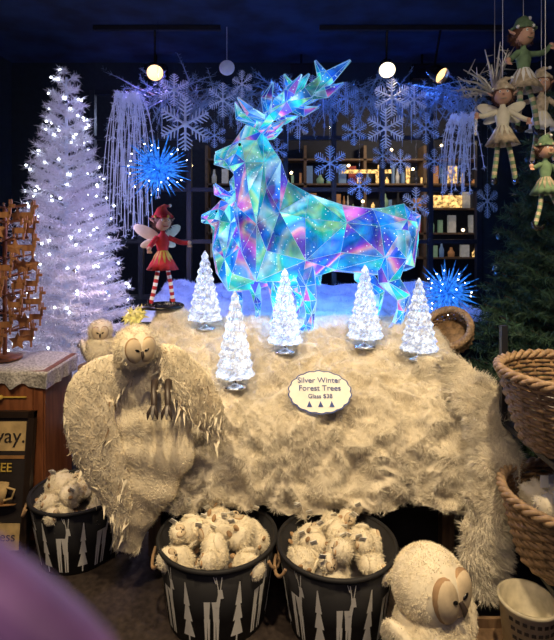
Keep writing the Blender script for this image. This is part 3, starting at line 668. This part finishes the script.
doll('elf_ornament',(1.14,2.35,2.04),.58,[M['elfgreen'],M['elfgreen'],M['burlap'],M['elfgreen'],M['burlap'],M['tag'],hair],dict(legs=[(-.12,-.06),(.12,-.02)],arms=[(-.22,-.08,.55),(.22,-.06,.72)]),rotz=.3,base=False,wings=False,string=3.04)
doll('elf_ornament.001',(1.00,2.25,1.80),.50,[M['burlap'],M['wing'],M['burlap'],M['elfgreen'],M['burlap'],M['wing'],hair],dict(legs=[(-.08,-.06),(.1,-.02)],arms=[(-.22,-.08,.62),(.2,-.06,.55)]),rotz=-.3,base=False,string=3.04,ws=.7)
doll('elf_ornament.002',(1.12,2.12,1.60),.42,[M['elfgreen'],M['elfgreen'],M['elfgreen'],M['elfgreen'],M['burlap'],M['burlap'],hair],dict(legs=[(-.16,-.06),(.16,-.06)],arms=[(-.22,-.08,.62),(.2,-.06,.50)]),rotz=.2,base=False,wings=False,string=3.04)
doll('elf_ornament.003',(1.26,2.42,1.90),.50,[M['burlap'],M['burlap'],M['tag'],M['burlap'],M['elfgreen'],M['wing'],hair],dict(legs=[(-.10,-.06),(.1,-.06)],arms=[(-.22,-.08,.62),(.2,-.06,.50)]),rotz=-.2,base=False,wings=False,string=3.04)
b=MB()
for k in range(14):
    a=random.uniform(1.2,3.4); l=random.uniform(.12,.25); o=np.array([1.05,2.45,2.25]); d=np.array([math.cos(a),random.uniform(-.3,.1),math.sin(a)]); b.tube([o,o+d*l*.5+[0,0,.02],o+d*l],[.008,.006,.002],0,n=5)
    for q in range(4):
        p=o+d*l*(.4+.15*q); b.tube([p,p+np.array([random.uniform(-.06,.06),0,random.uniform(-.02,.07)])],[.004,.001],0,n=4)
b.tube([(1.05,2.45,2.25),(1.05,2.45,3.04)],.002,0,n=3); b.done('silver_branch_spray',[mat('aged_silver',(.5,.48,.42),.4,.5)],loc=(1.05,2.45,2.25))

# ---------------------------------------------------------------- cabinet left
b=MB(); cx,cy=-1.62,2.80
b.box((cx,cy,.46),(.84,.34,.78)); b.box((cx,cy,.86),(.88,.38,.03)); b.box((cx,cy,.035),(.86,.36,.07))
for z in(.22,.5,.74): 
    b.box((cx,cy-.175,z),(.72,.015,.20 if z>.6 else .24),0); b.box((cx,cy-.185,z),(.66,.012,.005),1)
    for sx in(-.2,.2): b.ell((cx+sx,cy-.195,z),.014,1,sub=2)
for x in(cx-.39,cx+.39): b.box((x,cy-.173,.46),(.05,.02,.78))
b.done('wooden_cabinet',[M['wood'],M['gold']],loc=(cx,cy,0))
b=MB(); n=60; m=24; V=[]
for j in range(m):
    for i in range(n):
        x=cx-.45+.90*i/(n-1); t=j/(m-1); y=cy+.20-t*.41; z=.885+.003*math.sin(x*40)
        if t>.8: y=cy-.203-.012*math.sin(x*55)*(t-.8)*5; z=.885-(t-.8)*5*(.085+.015*math.cos(x*60))
        if i>n-8 : 
            e=(i-(n-8))/7; x=cx+.445+.008*math.sin(y*60)*e; z=min(z,.885-e*.10)
        V.append((x,y,z))
b.add(V,[[j*n+i,(j+1)*n+i,(j+1)*n+i+1,j*n+i+1] for j in range(m-1) for i in range(n-1)])
b.done('lace_tablecloth',[mat('lace_cloth',(.5,.48,.46),.9,var=.4,scale=90,bump=.5)],loc=(cx,cy,.88))
b=MB(); sx,sy=-1.50,2.80; b.lathe([(.001,.89),(.09,.89),(.09,.905),(.02,.915),(.001,.915)],c=(sx,sy,0),n=20); b.tube([(sx,sy,.9),(sx,sy,1.72)],.012,0,n=8)
for z in(1.04,1.14,1.24,1.34,1.44,1.54,1.64,1.72):
    for a in np.linspace(0,6.28,8)[:-1]+z*3:
        d=np.array([math.cos(a),math.sin(a),.15]); p=np.array([sx,sy,z]); e=p+d*random.uniform(.09,.16); b.tube([p,e],.005,0,n=5); q=e-[0,0,.02]; b.tube([e,q],.001,0,n=3)
        if random.random()<.5:
            V=[q-[0,.004,.04]]+[q-[0,0,.04]+np.array([math.cos(t),0,math.sin(t)])*(.05 if j%2==0 else .024) for j,t in enumerate(np.linspace(0,2*math.pi,11)[:-1]+math.pi/2)]
            b.add(V,[[0,1+(j+1)%10,1+j] for j in range(10)],1,False); b.add(np.array(V)+[0,.006,0],[[0,1+j,1+(j+1)%10] for j in range(10)],1,False)
        else:
            c=q-[0,0,.04]
            for (dx,dz,w,h) in((0,0,.05,.022),(-.02,-.022,.006,.03),(.018,-.022,.006,.03),(.024,.018,.01,.03),(.032,.034,.022,.011),(.022,.048,.004,.02),(.03,.048,.004,.02)): b.box(c+[dx*1.4,0,dz*1.4],(w*1.4,.007,h*1.4),1)
b.done('wooden_ornament_stand',[M['wood'],M['ginger']],loc=(sx,sy,.89))
fs=empty('framed_poster',(-1.42,2.48,.0)); tilt=math.radians(-8)
b=MB(); b.box((0,0,.35),(.36,.02,.62),0)
for x in(-.185,.185): b.box((x,-.006,.35),(.03,.035,.68),1)
for z in(.025,.675): b.box((0,-.006,z),(.40,.035,.03),1)
b.box((0,-.012,.57),(.32,.004,.14),2); b.box((0,-.012,.10),(.32,.004,.12),2); b.box((0,-.012,.47),(.32,.003,.015),3)
b.lathe([(.001,0),(.05,0),(.07,.10),(.065,.10),(.045,.01),(.001,.01)],c=(.04,-.045,.26),n=20,m=2,R=[[1,0,0],[0,.3,0],[0,0,1]]); b.lathe([(.001,.006),(.11,.006),(.1,0),(.001,0)],c=(.04,-.04,.255),n=20,m=3,R=[[1,0,0],[0,.2,0],[0,0,1]])
b.tube([(.10,-.05,.34),(.14,-.05,.33),(.13,-.05,.29),(.09,-.05,.28)],.006,2,n=6)
pc=b.done('poster_board',[M['ink'],mat('frame_black',(.02,.012,.008),.4),mat('poster_cream',(.5,.36,.17),.8,var=.2),mat('poster_brown',(.3,.15,.05),.7)]); pc.parent=fs
for k,(t,x,z,sz) in enumerate([('away.',.05,.57,.10),('COFFEE',.0,.42,.06),('Wilderness',.0,.10,.062)]):
    o=text('poster_text_%d'%k,t,fs,(0,0,0),(math.pi/2,0,0),sz,M['ink'] if k!=1 else M['gold'],.001); o.location=(x,-.016,z)
fs.rotation_euler=(tilt,0,0)

# ---------------------------------------------------------------- photographer's hand at the lens, bottom-left
def hand():
    me=bpy.data.meshes.new('photographer_hand'); V=[];E=[];Rr=[]
    def v(p,r): V.append(p); Rr.append(r); return len(V)-1
    w=v((-.19,.07,1.50),.026); p1=v((-.155,.085,1.515),.030); E.append((w,p1)); 
    def ch(start,pts):
        last=start
        for p,r in pts: k=v(p,r); E.append((last,k)); last=k
    ch(p1,[((-.115,.10,1.545),.013),((-.085,.103,1.541),.010),((-.060,.102,1.528),.0095),((-.040,.100,1.5135),.009),((-.030,.099,1.506),.006)])
    ch(p1,[((-.115,.102,1.524),.012),((-.085,.106,1.519),.0095),((-.062,.106,1.505),.009),((-.045,.102,1.492),.007)])
    ch(p1,[((-.115,.102,1.503),.012),((-.088,.108,1.495),.0095),((-.068,.106,1.482),.009),((-.055,.10,1.472),.006)])
    ch(p1,[((-.118,.10,1.484),.011),((-.097,.104,1.474),.008),((-.082,.102,1.464),.0075),((-.073,.098,1.457),.005)])
    ch(w,[((-.155,.06,1.545),.015),((-.13,.055,1.565),.012),((-.11,.055,1.575),.009)])
    # forearm continuing back and down, out of frame
    ch(w,[((-.26,.02,1.45),.030),((-.34,-.06,1.38),.040),((-.42,-.16,1.30),.046)])
    me.from_pydata(V,E,[]); o=bpy.data.objects.new('photographer_hand',me); scene.collection.objects.link(o)
    sk=o.modifiers.new('skin','SKIN'); 
    for i,r in enumerate(Rr): me.skin_vertices[0].data[i].radius=(r,r)
    me.skin_vertices[0].data[0].use_root=True
    ss=o.modifiers.new('sub','SUBSURF'); ss.levels=2; ss.render_levels=2
    me.materials.append(mat('hand_skin',(.30,.15,.32),.5,var=.35,scale=45))  # purple cast of the light is put into the skin colour
try: hand()
except Exception as ex: print('hand fail',ex)

# ---------------------------------------------------------------- world + camera
w=bpy.data.worlds.new('night'); scene.world=w; w.use_nodes=True; w.node_tree.nodes['Background'].inputs[0].default_value=(.07,.09,.20,1); w.node_tree.nodes['Background'].inputs[1].default_value=.45
point('ambient_bounce_lamp',(0,-.1,2.4),(.9,.68,.62),22,.3)  # added warm fill above the camera, lifts the foreground
c=bpy.data.cameras.new('camera'); co=bpy.data.objects.new('camera',c); scene.collection.objects.link(co); co.location=(0,0,1.6); co.rotation_euler=(math.pi/2,0,0)
c.sensor_fit='HORIZONTAL'; c.sensor_width=36; c.lens=33; c.shift_y=-90/554; c.clip_start=.01
c.dof.use_dof=True; c.dof.focus_distance=2.6; c.dof.aperture_fstop=8
scene.camera=co
